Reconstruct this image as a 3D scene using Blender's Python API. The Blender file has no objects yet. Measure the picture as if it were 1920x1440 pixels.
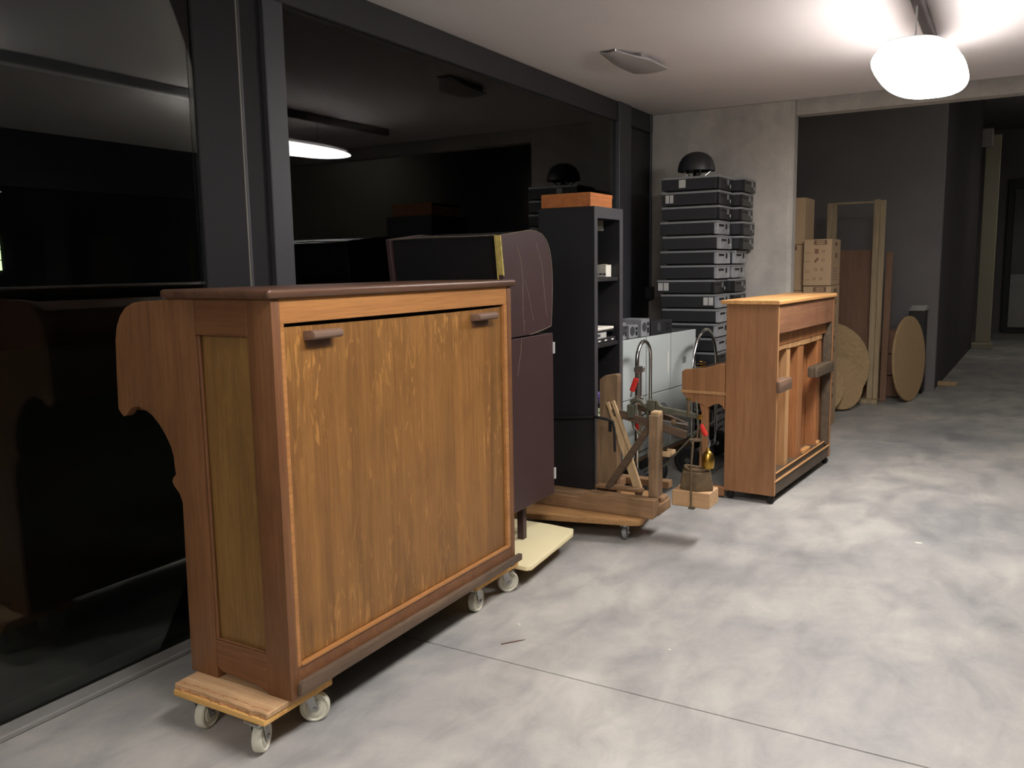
import bpy, bmesh, math, random
from mathutils import Vector, Matrix
random.seed(7)
scene = bpy.context.scene
C = scene.collection
PI = math.pi

# ---------------------------------------------------------------- camera, world, exposure
yaw, pit, roll, focal = 0.527509, 0.135718, -0.016406, 1598.4
fw = Vector((-math.sin(yaw)*math.cos(pit), math.cos(yaw)*math.cos(pit), -math.sin(pit)))
r0 = Vector((math.cos(yaw), math.sin(yaw), 0)); u0 = r0.cross(fw)
rt = math.cos(roll)*r0 + math.sin(roll)*u0; up = rt.cross(fw)
cam_d = bpy.data.cameras.new('camera'); cam = bpy.data.objects.new('camera', cam_d); C.objects.link(cam)
cam_d.sensor_fit = 'HORIZONTAL'; cam_d.sensor_width = 36; cam_d.lens = 36*focal/1920
cam_d.clip_start = 0.05; cam_d.clip_end = 200
m3 = Matrix((rt, up, -fw)).transposed()
cam.matrix_world = Matrix.Translation((0, 0, 1.5)) @ m3.to_4x4()
scene.camera = cam
w = bpy.data.worlds.new('night'); scene.world = w; w.use_nodes = True
w.node_tree.nodes['Background'].inputs[0].default_value = (0.5, 0.48, 0.52, 1)
w.node_tree.nodes['Background'].inputs[1].default_value = 0.010
vs = scene.view_settings
vs.view_transform = 'Standard'; vs.look = 'None'; vs.gamma = 1; vs.use_curve_mapping = False
vs.exposure = 0.72
LAMP_A = 28.0      # radiance of the tube fixture in view
LAMP_B = 24.0      # radiance of the tube fixtures above and behind the camera
LAMP_C = 24.0       # radiance of the dimmer fixtures behind the viewer and at the rear

# ---------------------------------------------------------------- materials
def s2l(c):
    return tuple(((x/255)/12.92 if x/255 <= .04045 else ((x/255+.055)/1.055)**2.4) for x in c)
class NT:
    def __init__(s, name):
        s.m = bpy.data.materials.new(name); s.m.use_nodes = True
        s.t = s.m.node_tree; s.n = s.t.nodes; s.b = s.n['Principled BSDF']
    def add(s, typ, **kw):
        n = s.n.new(typ)
        for k, v in kw.items():
            if k.startswith('_'): setattr(n, k[1:], v)
            else: n.inputs[k].default_value = v
        return n
    def l(s, a, b): s.t.links.new(a, b)
    def coord(s, scale, loc=(0, 0, 0), src='Object'):
        t = s.add('ShaderNodeTexCoord'); m = s.add('ShaderNodeMapping')
        m.inputs['Scale'].default_value = scale; m.inputs['Location'].default_value = loc
        s.l(t.outputs[src], m.inputs['Vector']); return m.outputs['Vector']
    def noise(s, vec, scale=1, detail=5, rough=.6, dist=0):
        n = s.add('ShaderNodeTexNoise', Scale=scale, Detail=detail, Roughness=rough, Distortion=dist)
        s.l(vec, n.inputs['Vector']); return n.outputs['Fac']
    def ramp(s, fac, stops):
        r = s.add('ShaderNodeValToRGB'); e = r.color_ramp.elements
        while len(e) < len(stops): e.new(.5)
        for i, (p, c) in enumerate(stops):
            e[i].position = p; e[i].color = (*c, 1) if len(c) == 3 else c
        s.l(fac, r.inputs['Fac']); return r.outputs['Color']
    def mix(s, a, b, fac, mode='MIX'):
        n = s.add('ShaderNodeMix', _data_type='RGBA', _blend_type=mode)
        for v, i in ((a, 6), (b, 7)):
            if isinstance(v, tuple): n.inputs[i].default_value = (*v, 1) if len(v) == 3 else v
            else: s.l(v, n.inputs[i])
        if isinstance(fac, (int, float)): n.inputs[0].default_value = fac
        else: s.l(fac, n.inputs[0])
        return n.outputs[2]
    def bump(s, h, strength=.2, dist=.01):
        b = s.add('ShaderNodeBump', Strength=strength, Distance=dist); s.l(h, b.inputs['Height'])
        s.l(b.outputs['Normal'], s.b.inputs['Normal'])
    def set(s, col=None, rough=.5, metal=0, spec=.5):
        if col is not None:
            if isinstance(col, tuple): s.b.inputs['Base Color'].default_value = (*col, 1)
            else: s.l(col, s.b.inputs['Base Color'])
        s.b.inputs['Roughness'].default_value = rough; s.b.inputs['Metallic'].default_value = metal
        s.b.inputs['Specular IOR Level'].default_value = spec
        return s.m
def ax(axis, along, across):
    return tuple(along if a == axis else across for a in 'XYZ')
def plain(name, rgb, rough=.5, metal=0, var=.15, sc=8, spec=.5, bump=0):
    t = NT(name); c = s2l(rgb); v = t.coord((sc, sc, sc))
    f = t.noise(v, 1, 5, .6)
    col = t.ramp(f, [(.25, tuple(x*(1-var) for x in c)), (.75, tuple(min(1, x*(1+var)) for x in c))])
    if bump: t.bump(t.noise(t.coord((sc*12,)*3), 1, 3), bump, .003)
    return t.set(col, rough, metal, spec)
def wood(name, dark, light, axis='Z', rough=.45, fleck=0, sc=1.0, strips=0, stripaxis='Y', grime=0, spec=.4, loc=(0, 0, 0)):
    t = NT(name); d, l = s2l(dark), s2l(light)
    v1 = t.coord(ax(axis, .9*sc, 16*sc), loc); v2 = t.coord(ax(axis, 5*sc, 130*sc), loc)
    f = t.noise(v1, 1, 6, .6, .6)
    col = t.ramp(f, [(.28, d), (.5, tuple((a+b)/2 for a, b in zip(d, l))), (.72, l)])
    g = t.ramp(t.noise(v2, 1, 3, .6), [(.3, (.72, .72, .72)), (.62, (1.06, 1.06, 1.06))])
    col = t.mix(col, g, .75, 'MULTIPLY')
    if strips:
        tc = t.add('ShaderNodeTexCoord'); sp = t.add('ShaderNodeSeparateXYZ'); t.l(tc.outputs['Object'], sp.inputs[0])
        mu = t.add('ShaderNodeMath', _operation='MULTIPLY'); t.l(sp.outputs[stripaxis], mu.inputs[0]); mu.inputs[1].default_value = strips
        fl = t.add('ShaderNodeMath', _operation='FLOOR'); t.l(mu.outputs[0], fl.inputs[0])
        wn = t.add('ShaderNodeTexWhiteNoise', _noise_dimensions='1D'); t.l(fl.outputs[0], wn.inputs['W'])
        sr = t.ramp(wn.outputs['Value'], [(0, (.84, .84, .84)), (1, (1.1, 1.08, 1.03))])
        col = t.mix(col, sr, .8, 'MULTIPLY')
    if fleck:
        v3 = t.coord(ax(axis, 7, 34), (3, 1, 2))
        n3 = t.noise(v3, 1, 3, .5, 1.6)
        big = t.noise(t.coord((2.2, 2.2, 1.5), (5, 2, 0)), 1, 2, .5)
        fm = t.ramp(n3, [(.58, (0, 0, 0)), (.65, (1, 1, 1))]); bm_ = t.ramp(big, [(.40, (0, 0, 0)), (.55, (1, 1, 1))])
        mk = t.mix(fm, bm_, 1.0, 'MULTIPLY')
        mkf = t.add('ShaderNodeMath', _operation='MULTIPLY'); t.l(mk, mkf.inputs[0]); mkf.inputs[1].default_value = fleck
        col = t.mix(col, tuple(min(1, x*1.45) for x in l), mkf.outputs[0])
    if grime:
        gn = t.ramp(t.noise(t.coord((6, 6, 4), (7, 7, 1)), 1, 5, .65), [(.48, (0, 0, 0)), (.75, (grime,)*3)])
        col = t.mix(col, tuple(x*.3 for x in d), gn)
    t.bump(t.noise(v2, 1, 3, .6), .12, .002)
    return t.set(col, rough, 0, spec)
def concrete(name, c1, c2, rough=.6, sc=1.0, fine=.5, spec=.35, form=False):
    t = NT(name); a, b = s2l(c1), s2l(c2)
    n1 = t.noise(t.coord((.9*sc,)*3), 1, 8, .62, .3); n2 = t.noise(t.coord((5*sc, 2.5*sc, 5*sc), (4, 2, 1)), 1, 6, .65, .5)
    c = t.ramp(n1, [(.3, a), (.68, b)])
    c = t.mix(c, t.ramp(n2, [(.3, (.76, .76, .78)), (.52, (1, 1, 1)), (.7, (1.16, 1.15, 1.13))]), fine, 'MULTIPLY')
    sp = t.ramp(t.noise(t.coord((26*sc,)*3, (2, 9, 4)), 1, 4, .7), [(.66, (1, 1, 1)), (.78, (.72, .72, .71))])
    c = t.mix(c, sp, .6, 'MULTIPLY')
    if form:
        st = t.ramp(t.noise(t.coord((3, 3, .35)), 1, 4, .6), [(.35, (.86, .86, .86)), (.65, (1.05, 1.05, 1.05))])
        c = t.mix(c, st, .8, 'MULTIPLY')
    t.bump(t.noise(t.coord((40,)*3), 1, 4), .08, .004)
    r = t.ramp(n2, [(.3, (rough*.8,)*3), (.7, (min(1, rough*1.2),)*3)]); t.l(r, t.b.inputs['Roughness'])
    m = t.set(c, rough, 0, spec); return m
def emit(name, rgb, strength):
    t = NT(name); t.b.inputs['Base Color'].default_value = (*rgb, 1)
    t.b.inputs['Emission Color'].default_value = (*rgb, 1); t.b.inputs['Emission Strength'].default_value = strength
    t.b.inputs['Roughness'].default_value = .6
    return t.m
def glass(name, tint=(1, 1, 1), ior=1.5):
    t = NT(name); n = t.n; out = n['Material Output']
    tr = t.add('ShaderNodeBsdfTransparent'); tr.inputs[0].default_value = (*tint, 1)
    gl = t.add('ShaderNodeBsdfGlossy'); gl.inputs['Roughness'].default_value = 0.004
    fr = t.add('ShaderNodeFresnel', IOR=ior); mx = t.add('ShaderNodeMixShader')
    t.l(fr.outputs[0], mx.inputs[0]); t.l(tr.outputs[0], mx.inputs[1]); t.l(gl.outputs[0], mx.inputs[2])
    t.l(mx.outputs[0], out.inputs['Surface']); return t.m

M = dict(
    floor=concrete('floor_concrete', (138, 138, 138), (182, 179, 172), .55, 1.15, 1.0, .4),
    kerb=concrete('kerb_concrete', (126, 124, 120), (152, 150, 146), .8, 2, .5),
    column=concrete('column_concrete', (164, 159, 152), (192, 186, 177), .75, 1.3, .6, .3, True),
    plaster=plain('ceiling_plaster', (222, 215, 213), .9, var=.03, sc=1.5, spec=.2),
    palewall=plain('pale_wall', (150, 150, 140), .9, var=.06, sc=1.2, spec=.2),
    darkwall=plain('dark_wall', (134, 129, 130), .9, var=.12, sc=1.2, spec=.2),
    parti=plain('partition_paint', (78, 73, 77), .9, var=.1, sc=1.2, spec=.2),
    backwall=plain('grey_wall', (130, 124, 126), .9, var=.1, sc=1.2, spec=.2),
    steel=plain('dark_steel_paint', (40, 39, 42), .5, .0, var=.1, sc=3),
    blacksteel=plain('black_steel_paint', (26, 25, 27), .6, var=.1, sc=3, spec=.3),
    steel2=plain('grey_steel_paint', (62, 62, 67), .5, .0, var=.1, sc=3),
    sealant=plain('sealant', (128, 124, 112), .6, var=.1),
    ground=plain('outdoor_ground', (40, 42, 38), .95, var=.2, sc=2),
    facade=plain('far_facade', (34, 34, 36), .9, var=.1, sc=1),
    glass=glass('window_glass', (.86, .9, .88), 1.5),
    oak=wood('oak_quartersawn', (126, 86, 45), (154, 109, 57), 'Z', .42, .75, 1, 7.5, 'Y', .3),
    oak_rail=wood('oak_rail', (158, 106, 60), (182, 128, 74), 'Y', .42),
    oak_red=wood('oak_brown_stained', (106, 68, 42), (130, 88, 54), 'Z', .45, 0, 1, 0, 'Y', .25),
    oak_redy=wood('oak_brown_stained_rail', (106, 68, 42), (130, 87, 54), 'X', .45, 0, 1, 0, 'Y', .25),
    oak_cheek=wood('oak_cheek', (116, 78, 49), (142, 98, 62), 'Z', .42, 0, 1, 0, 'Y', .2),
    oak_side=wood('oak_side_veneer', (120, 87, 47), (142, 106, 58), 'Z', .45, .15, 1, 0, 'Y', .3),
    lid=wood('lid_dark_oak', (80, 54, 41), (108, 78, 60), 'Y', .33, 0, 1, 0, 'Y', 0, .5),
    batten=wood('worn_batten', (82, 66, 54), (120, 98, 78), 'Y', .7, 0, 1, 0, 'Y', .3),
    handlewood=wood('worn_handle', (92, 70, 58), (140, 112, 92), 'Y', .5),
    gap=plain('black_recess_shade', (16, 14, 13), .9),
    ply=wood('raw_plank', (184, 142, 100), (220, 182, 138), 'X', .75, 0, .8, 0, 'Y', .3),
    plyedge=wood('raw_plank_edge', (206, 150, 82), (232, 184, 112), 'X', .75, 0, 1.5),
    bark=plain('broken_edge', (176, 126, 82), .95, var=.25, sc=30, bump=.6),
    nylon=plain('white_nylon_wheel', (206, 202, 184), .45, var=.08, sc=20),
    zinc=plain('zinc_steel', (170, 170, 168), .35, 1, var=.12, sc=20),
    chrome=plain('chrome', (215, 215, 212), .16, 1, var=.05, sc=6),
    rubber=plain('grey_rubber', (136, 136, 136), .6, var=.1, sc=20),
    black_rubber=plain('black_rubber', (24, 24, 25), .7, var=.2, sc=12),
    maroon=plain('maroon_laminate', (62, 43, 44), .42, var=.1, sc=4),
    black_gloss=plain('black_panel', (26, 25, 26), .3, var=.1, sc=4),
    scuff=plain('worn_edge', (104, 92, 78), .8, var=.3, sc=30),
    scratch=plain('scratch', (140, 124, 110), .8, var=.2, sc=30),
    foam=plain('yellow_foam', (170, 152, 84), .9, var=.3, sc=30),
    cream=plain('cream_laminate', (238, 226, 182), .45, var=.04, sc=4),
    chip=plain('chipboard_edge', (176, 146, 96), .9, var=.3, sc=60),
    shelf=plain('black_shelf', (32, 31, 34), .5, var=.1, sc=5),
    shelfedge=plain('black_shelf_edge', (62, 60, 64), .5, var=.1, sc=5),
    orange=wood('orange_wood', (172, 100, 52), (200, 126, 70), 'Y', .5, 0, 2),
    paper=plain('white_card', (220, 216, 204), .7, var=.05),
    paper2=plain('pale_card', (150, 146, 124), .8, var=.1),
    oldwood=wood('old_timber', (112, 88, 64), (154, 126, 96), 'Z', .8, 0, 1.4, 0, 'Y', .4),
    oldwoodx=wood('old_timber_rail', (126, 96, 66), (158, 124, 90), 'X', .8, 0, 1.4, 0, 'Y', .4),
    palewood=wood('pale_timber', (168, 138, 100), (204, 176, 136), 'Z', .8, 0, 1.4),
    darkwoodx=wood('dark_timber_arm', (74, 58, 46), (104, 84, 66), 'X', .7, 0, 1.6),
    iron=plain('cast_iron', (88, 87, 74), .55, .25, var=.3, sc=20, bump=.3),
    rust=plain('rusty_iron', (104, 86, 62), .8, .2, var=.3, sc=25, bump=.5),
    brass=plain('brass', (176, 138, 62), .3, 1, var=.2, sc=15),
    red=plain('red_plastic', (206, 44, 36), .4, var=.1),
    blockwood=wood('pan_block', (176, 138, 98), (212, 176, 134), 'X', .8, 0, 1.6),
    dollywood=wood('dolly_board', (150, 108, 66), (188, 144, 94), 'X', .6, 0, 1.4),
    grey_case=plain('grey_pc_case', (178, 185, 183), .4, .0, var=.03, sc=2),
    grey_dark=plain('dark_grey_case', (58, 60, 62), .6),  # dark grey of chassis, grilles and small panels
    pc_black=plain('pc_black_cover', (36, 36, 39), .45, var=.15, sc=6),
    pc_front=plain('pc_black_front', (26, 26, 28), .35, var=.15, sc=10),
    pc_silver=plain('pc_silver_front', (172, 174, 178), .35, .5, var=.25, sc=18),
    pc_edge=plain('pc_silver_edge', (150, 151, 154), .4, .5, var=.1, sc=10),
    dark=plain('dark_slot', (12, 12, 13), .6),
    sticker=plain('sticker', (176, 174, 170), .7, var=.1),
    mahog=wood('mahogany_case', (146, 100, 66), (170, 123, 84), 'Z', .5, 0, 1, 22, 'X', .1),
    mahogy=wood('mahogany_top_panel', (126, 86, 62), (154, 110, 80), 'Y', .5, 0, 1, 0, 'Y', .35),
    pine_top=wood('raw_lid', (176, 122, 70), (222, 172, 112), 'Y', .55, 0, 1.2),
    spruce=wood('orange_spruce', (146, 92, 54), (178, 122, 76), 'Z', .55, 0, 1),
    spruce_l=wood('pale_spruce', (172, 126, 82), (200, 156, 108), 'Z', .55, 0, 1),
    base2=wood('dark_base_rail', (72, 60, 48), (104, 88, 70), 'Y', .6, 0, 1, 0, 'Y', .3),
    carton=plain('cardboard', (180, 152, 120), .9, var=.06, sc=3),
    print_=plain('carton_print', (122, 95, 74), .9),
    brownboard=wood('brown_board', (136, 104, 84), (156, 122, 100), 'Z', .8, 0, .8),
    post=wood('frame_timber', (172, 152, 120), (198, 178, 146), 'Z', .8),
    disc=wood('chipboard_disc', (170, 142, 104), (196, 166, 126), 'X', .85, 0, 3),
    darkcab=plain('dark_cabinet', (44, 40, 42), .6, var=.15, sc=4),
    lampbody=plain('lamp_housing', (200, 198, 196), .5, var=.03),
    purple=plain('purple_plastic', (74, 58, 128), .35, var=.3, sc=12),
    green=plain('pale_green_plastic', (150, 164, 128), .4, var=.3, sc=12),
    farpillar=plain('far_pillar_paint', (158, 152, 132), .8, var=.05, sc=2),
    vent=plain('vent_metal', (160, 154, 152), .6, var=.06, sc=6),
    rail=plain('lamp_rail', (112, 107, 106), .6, var=.05, sc=6),
    lampA=emit('lamp_diffuser_lit', (1.0, .955, .93), LAMP_A),
    lampB=emit('lamp_diffuser_lit_overhead', (1.0, .955, .93), LAMP_B),
    lampC=emit('lamp_diffuser_lit_dim', (1.0, .955, .93), LAMP_C),
    lampD=emit('lamp_diffuser_lit_rear', (1.0, .95, .85), 6.5),
    winlit=emit('lit_far_window', (.75, 1.0, .5), 1.1),
)

# ---------------------------------------------------------------- mesh helpers
class MB:
    def __init__(s, root=None, local=False):
        s.bm = bmesh.new(); s.root = root
        s.off = Vector((0, 0, 0)) if (root is None or local) else Vector(ROOTLOC.get(root.name, (0, 0, 0)))
    def verts(s, pts, faces):
        vs_ = [s.bm.verts.new(Vector(p)-s.off) for p in pts]
        for f in faces:
            try: s.bm.faces.new([vs_[i] for i in f])
            except ValueError: pass
        return vs_
    def box(s, lo, hi):
        x0, y0, z0 = lo; x1, y1, z1 = hi
        s.verts([(x0,y0,z0),(x1,y0,z0),(x1,y1,z0),(x0,y1,z0),(x0,y0,z1),(x1,y0,z1),(x1,y1,z1),(x0,y1,z1)],
                [(0,3,2,1),(4,5,6,7),(0,1,5,4),(1,2,6,5),(2,3,7,6),(3,0,4,7)])
        return s
    def prism(s, poly, axis, a, b):
        n = len(poly)
        def P(p, t):
            return {'X': (t, p[0], p[1]), 'Y': (p[0], t, p[1]), 'Z': (p[0], p[1], t)}[axis]
        pts = [P(p, a) for p in poly]+[P(p, b) for p in poly]
        s.verts(pts, [tuple(range(n))[::-1], tuple(range(n, 2*n))]+[(i, (i+1) % n, n+(i+1) % n, n+i) for i in range(n)])
        return s
    def bar(s, p0, p1, w, h, side=(0, 1, 0)):
        # straight bar, w along 'side', h across
        p0, p1, sd = Vector(p0), Vector(p1), Vector(side).normalized()
        d = (p1-p0).normalized(); sd = (sd-d*sd.dot(d)).normalized(); n = d.cross(sd)
        q = [(-1,-1),(1,-1),(1,1),(-1,1)]
        pts = [p+sd*a*w/2+n*b*h/2 for p in (p0, p1) for a, b in q]
        s.verts(pts, [(3,2,1,0),(4,5,6,7),(0,1,5,4),(1,2,6,5),(2,3,7,6),(3,0,4,7)]); return s
    def tube(s, path, r, seg=10, closed=False, cap=True):
        P = [Vector(p) for p in path]; n = len(P); rings = []
        ref = None
        for i in range(n):
            if closed: d = (P[(i+1) % n]-P[i-1]).normalized()
            else: d = ((P[min(i+1, n-1)]-P[max(i-1, 0)])).normalized()
            if ref is None:
                ref = Vector((0, 0, 1)) if abs(d.z) < .9 else Vector((1, 0, 0))
            ref = (ref-d*ref.dot(d)).normalized(); b = d.cross(ref)
            rr = r[i] if isinstance(r, (list, tuple)) else r
            rings.append([s.bm.verts.new(P[i]+(ref*math.cos(2*PI*k/seg)+b*math.sin(2*PI*k/seg))*rr-s.off) for k in range(seg)])
        for i in range(n if closed else n-1):
            A, B = rings[i], rings[(i+1) % n]
            for k in range(seg):
                s.bm.faces.new((A[k], A[(k+1) % seg], B[(k+1) % seg], B[k]))
        if cap and not closed:
            s.bm.faces.new(rings[0][::-1]); s.bm.faces.new(rings[-1])
        return s
    def lathe(s, prof, c, axis=(0, 0, 1), seg=24, sweep=2*PI):
        # prof = [(radius, height)], revolved about axis through c
        a = Vector(axis).normalized(); e = a.orthogonal().normalized(); f = a.cross(e); c = Vector(c)
        rings = []
        for r, h in prof:
            if r < 1e-6: rings.append([s.bm.verts.new(c+a*h-s.off)])
            else: rings.append([s.bm.verts.new(c+a*h+(e*math.cos(2*PI*k/seg)+f*math.sin(2*PI*k/seg))*r-s.off) for k in range(seg)])
        for A, B in zip(rings, rings[1:]):
            for k in range(seg):
                k2 = (k+1) % seg
                if len(A) == 1 and len(B) == 1: continue
                if len(A) == 1: s.bm.faces.new((A[0], B[k2], B[k]))
                elif len(B) == 1: s.bm.faces.new((A[k], A[k2], B[0]))
                else: s.bm.faces.new((A[k], A[k2], B[k2], B[k]))
        return s
    def grid(s, f, nu, nv):
        V = [[s.bm.verts.new(Vector(f(i/nu, j/nv))-s.off) for j in range(nv+1)] for i in range(nu+1)]
        for i in range(nu):
            for j in range(nv): s.bm.faces.new((V[i][j], V[i+1][j], V[i+1][j+1], V[i][j+1]))
        return s
    def build(s, name, mat, parent=None, bevel=0, seg=1, smooth=False, label=None):
        bm = s.bm
        bmesh.ops.recalc_face_normals(bm, faces=bm.faces)
        if bevel:
            ed = [e for e in bm.edges if len(e.link_faces) == 2 and e.calc_face_angle(0) > .5]
            bmesh.ops.bevel(bm, geom=ed, offset=bevel, segments=seg, affect='EDGES', profile=.6, clamp_overlap=True)
        me = bpy.data.meshes.new(name); bm.to_mesh(me); bm.free()
        if smooth or seg > 1:
            for p in me.polygons: p.use_smooth = True
            me.set_sharp_from_angle(angle=.7)
        me.materials.append(M[mat])
        o = bpy.data.objects.new(name, me); C.objects.link(o)
        if parent is None: parent = s.root
        if parent is not None: o.parent = parent
        if label: o['label'] = label
        return o
ROOTLOC = {}
def thing(name, label, cat, loc=(0, 0, 0), rotz=0, group=None):
    o = bpy.data.objects.new(name, None); C.objects.link(o)
    o.location = loc; o.rotation_euler = (0, 0, rotz); o.empty_display_size = .1
    o['label'] = label; o['category'] = cat
    if group: o['group'] = group
    ROOTLOC[o.name] = tuple(loc)
    return o
def tag(o, label, cat, group=None):
    o['label'] = label; o['category'] = cat
    if group: o['group'] = group
    return o
def struct(o, label=None):
    o['kind'] = 'structure'
    if label: o['label'] = label
    return o
def dup(o, parent=None):
    c = o.copy(); C.objects.link(c)
    if parent: c.parent = parent
    for ch in list(o.children): dup(ch, c)
    return c
def one(name, mb, mat, label, cat, loc, bevel=0, seg=1, smooth=False, group=None, rot=None):
    # a thing that is a single mesh, built around the origin and put in place
    o = mb.build(name, mat, None, bevel, seg, smooth); o.location = loc
    if rot: o.rotation_euler = rot
    return tag(o, label, cat, group)
ORD = ['topmost','second','third','fourth','fifth','sixth','seventh','eighth','ninth','tenth','eleventh','twelfth','thirteenth',
       'fourteenth','fifteenth','sixteenth','seventeenth','eighteenth','nineteenth']

def arc(cx, cz, r, a0, a1, n):
    return [(cx+r*math.cos(a0+(a1-a0)*i/n), cz+r*math.sin(a0+(a1-a0)*i/n)) for i in range(n+1)]

# ================================================================ THE SETTING
XG = -2.815; CEIL = 2.81; YB = 7.35; XR = 2.2; YF = -2.6
o = MB().box((-2.95, YF, -.12), (XR+.1, 21, -.012)).build('floor', 'kerb'); struct(o, 'pale grey polished concrete floor')
fl = o
for a, b in ((YF, 2.657), (2.663, 7.6), (7.604, 21)):
    MB().box((-2.95, a, -.012), (XR+.1, b, 0)).build('slab', 'floor', fl, .0015)
struct(MB().box((-2.95, YF, 0), (-2.742, YB, .022)).build('trim_1', 'kerb', None, .005), 'concrete sill strip along the foot of the glazing')
struct(MB().box((-2.95, YF, CEIL), (XR+.1, YB, CEIL+.15)).build('ceiling', 'plaster'), 'white plastered ceiling')
struct(MB().box((-2.95, YF, 2.655), (-2.80, YB, CEIL)).build('trim_2', 'steel', None, .004), 'dark steel beam above the glazing')
# glazing: two panes with steel between them
win1 = struct(MB().box((XG-.012, YF, .022), (XG, 2.384, 2.655)).build('window_1', 'glass'), 'dark glass pane beside the oak piano')
win2 = struct(MB().box((XG-.012, 2.873, .022), (XG, 6.569, 2.655)).build('window_2', 'glass'), 'large dark glass pane behind the stored furniture')
MB().box((XG-.02, 2.613, .022), (XG+.002, 2.620, 2.655)).build('joint_cover', 'steel2', win2)
MB().box((XG-.02, 2.621, .022), (XG+.001, 2.627, 2.655)).build('sealant_joint', 'sealant', win2)
MB().box((XG-.02, 2.628, .022), (XG+.002, 2.640, 2.655)).build('joint_cover', 'steel2', win2)
MB().box((XG-.02, 2.641, .022), (XG-.004, 2.754, 2.655)).build('joint_cover', 'blacksteel', win2)
struct(MB().box((XG-.03, 2.385, .022), (XG+.012, 2.612, 2.655)).build('trim_3', 'blacksteel', None, .004), 'dark steel post of the glazing')
struct(MB().box((XG-.02, 2.755, .022), (XG+.022, 2.872, 2.655)).build('trim_4', 'steel2', None, .004), 'grey steel mullion of the glazing')
struct(MB().box((XG-.03, 6.57, .0), (XG+.03, 6.82, CEIL)).build('trim_5', 'steel2', None, .004), 'grey steel end mullion of the glazing')
struct(MB().box((-2.95, 6.82, 0), (-2.83, YB, CEIL)).build('wall_left', 'steel'), 'dark wall piece between glazing and concrete column')
t = thing('conduit', 'thin grey vertical conduit pipe ending in a small socket box beside concrete column', 'conduit', (-2.80, 7.30, 1.2))
MB(t).tube([(-2.80, 7.30, 1.30), (-2.80, 7.30, CEIL)], .014, 8).build('pipe', 'steel2', smooth=True)
MB(t).box((-2.83, 7.25, 1.20), (-2.77, 7.345, 1.31)).build('socket_box', 'steel2', None, .006)
# concrete column at the far end, header beam, rear area
col_poly = [(-2.95, YB), (-1.615, YB), (-1.585, YB+.03), (-1.585, 7.50), (-2.95, 7.50)]
struct(MB().box((-2.95, 7.43, CEIL), (-1.585, 7.57, 4.1)).build('wall_rear_upper', 'column'), 'concrete wall above the column')
struct(MB().prism(col_poly, 'Z', 0, CEIL).build('column', 'column', None, .004), 'bare concrete column at the end of the glazing')
struct(MB().box((-1.585, YB+.08, 2.70), (XR+.1, YB+.22, 4.1)).build('trim_6', 'column'), 'concrete header beam where the ceiling steps')
struct(MB().box((-2.95, 7.5, 0), (-2.8, 10.95, 4.1)).build('wall_rear_left', 'backwall'))
struct(MB().box((-2.95, 10.95, 0), (-.70, 11.1, 4.1)).build('wall_back', 'darkwall'), 'dark wall behind the stacked boards')
struct(MB().prism([(-.80, 11.1), (-.70, 11.1), (-.52, 16.6), (-.64, 16.6)], 'Z', 0, 4.1).build('wall_partition', 'parti'), 'dark partition running to the rear')
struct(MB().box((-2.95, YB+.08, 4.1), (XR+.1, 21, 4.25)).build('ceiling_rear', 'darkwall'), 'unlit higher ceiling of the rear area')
wf = struct(MB().box((-2.95, 20.4, 0), (XR+.1, 20.6, 4.1)).build('wall_far', 'darkwall'), 'dark far wall')
d1 = struct(MB().box((-.12, 20.30, 0), (.9, 20.40, 3.1)).build('door_1', 'steel', None, .01), 'dark glazed door at the far end')
MB().box((0.0, 20.27, .9), (.8, 20.30, 2.9)).build('door_pane', 'black_gloss', d1, .004)
MB().box((.0, 20.24, .12), (.5, 20.27, 1.2)).build('sheet_of_plastic', 'sticker', d1, .03, 2)
# far pale pillar with a grey cap and plinth
p = struct(MB().box((-.47, 16.65, .10), (-.24, 16.85, 3.56)).build('pillar', 'farpillar', None, .01), 'pale far pillar')
MB().box((-.78, 16.55, 3.36), (-.36, 16.649, 3.66)).build('cable_box', 'vent', p, .02)
MB().box((-.52, 16.40, 0), (-.2, 16.9, .10)).build('plinth', 'farpillar', p, .01)
# right side: glazing, then a pale wall; wall behind the camera
struct(MB().box((XR, YF, 2.3), (XR+.1, YB, CEIL)).build('trim_7', 'steel'), 'dark lintel above the right side glazing')
struct(MB().box((XR, YF, 1.36), (XR+.06, YB, 1.40)).build('trim_8', 'vent'), 'transom of the right side glazing')
struct(MB().box((XR+.02, YF, 0), (XR+.032, YB, 2.3)).build('window_3', 'glass'), 'dark glazing on the right side')
struct(MB().box((XR, YB, 0), (XR+.1, 11.3, 4.1)).build('wall_right', 'palewall'), 'pale wall beyond the right side glazing')
struct(MB().box((XR, 11.3, 0), (XR+.1, 21, 4.1)).build('wall_right_rear', 'darkwall'))
struct(MB().box((-2.95, YF-.1, 0), (XR+.1, YF, CEIL)).build('wall_front', 'palewall'), 'pale wall behind the viewer')
# night outside: ground, a dark building with one lit window, a guard rail
struct(MB().box((-40, -30, -.3), (40, 60, -.13)).build('ground_outside', 'ground'), 'dark ground outside the glazing')
t = thing('far_building', 'dark building outside the glass with one greenish lit window', 'building', (-19, 9.5, -.13))
MB(t).box((-24, 3, -.13), (-19, 16, 6)).build('facade', 'facade')
wn_ = MB(t).box((-19.0, 10.20, 1.62), (-18.96, 10.62, 2.32)).build('window', 'winlit')
for z in (1.83, 2.06): MB(t).box((-18.96, 10.20, z), (-18.94, 10.62, z+.02)).build('glazing_bar', 'dark', wn_)
MB(t).box((-18.96, 10.40, 1.62), (-18.94, 10.42, 2.32)).build('glazing_bar', 'dark', wn_)

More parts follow.
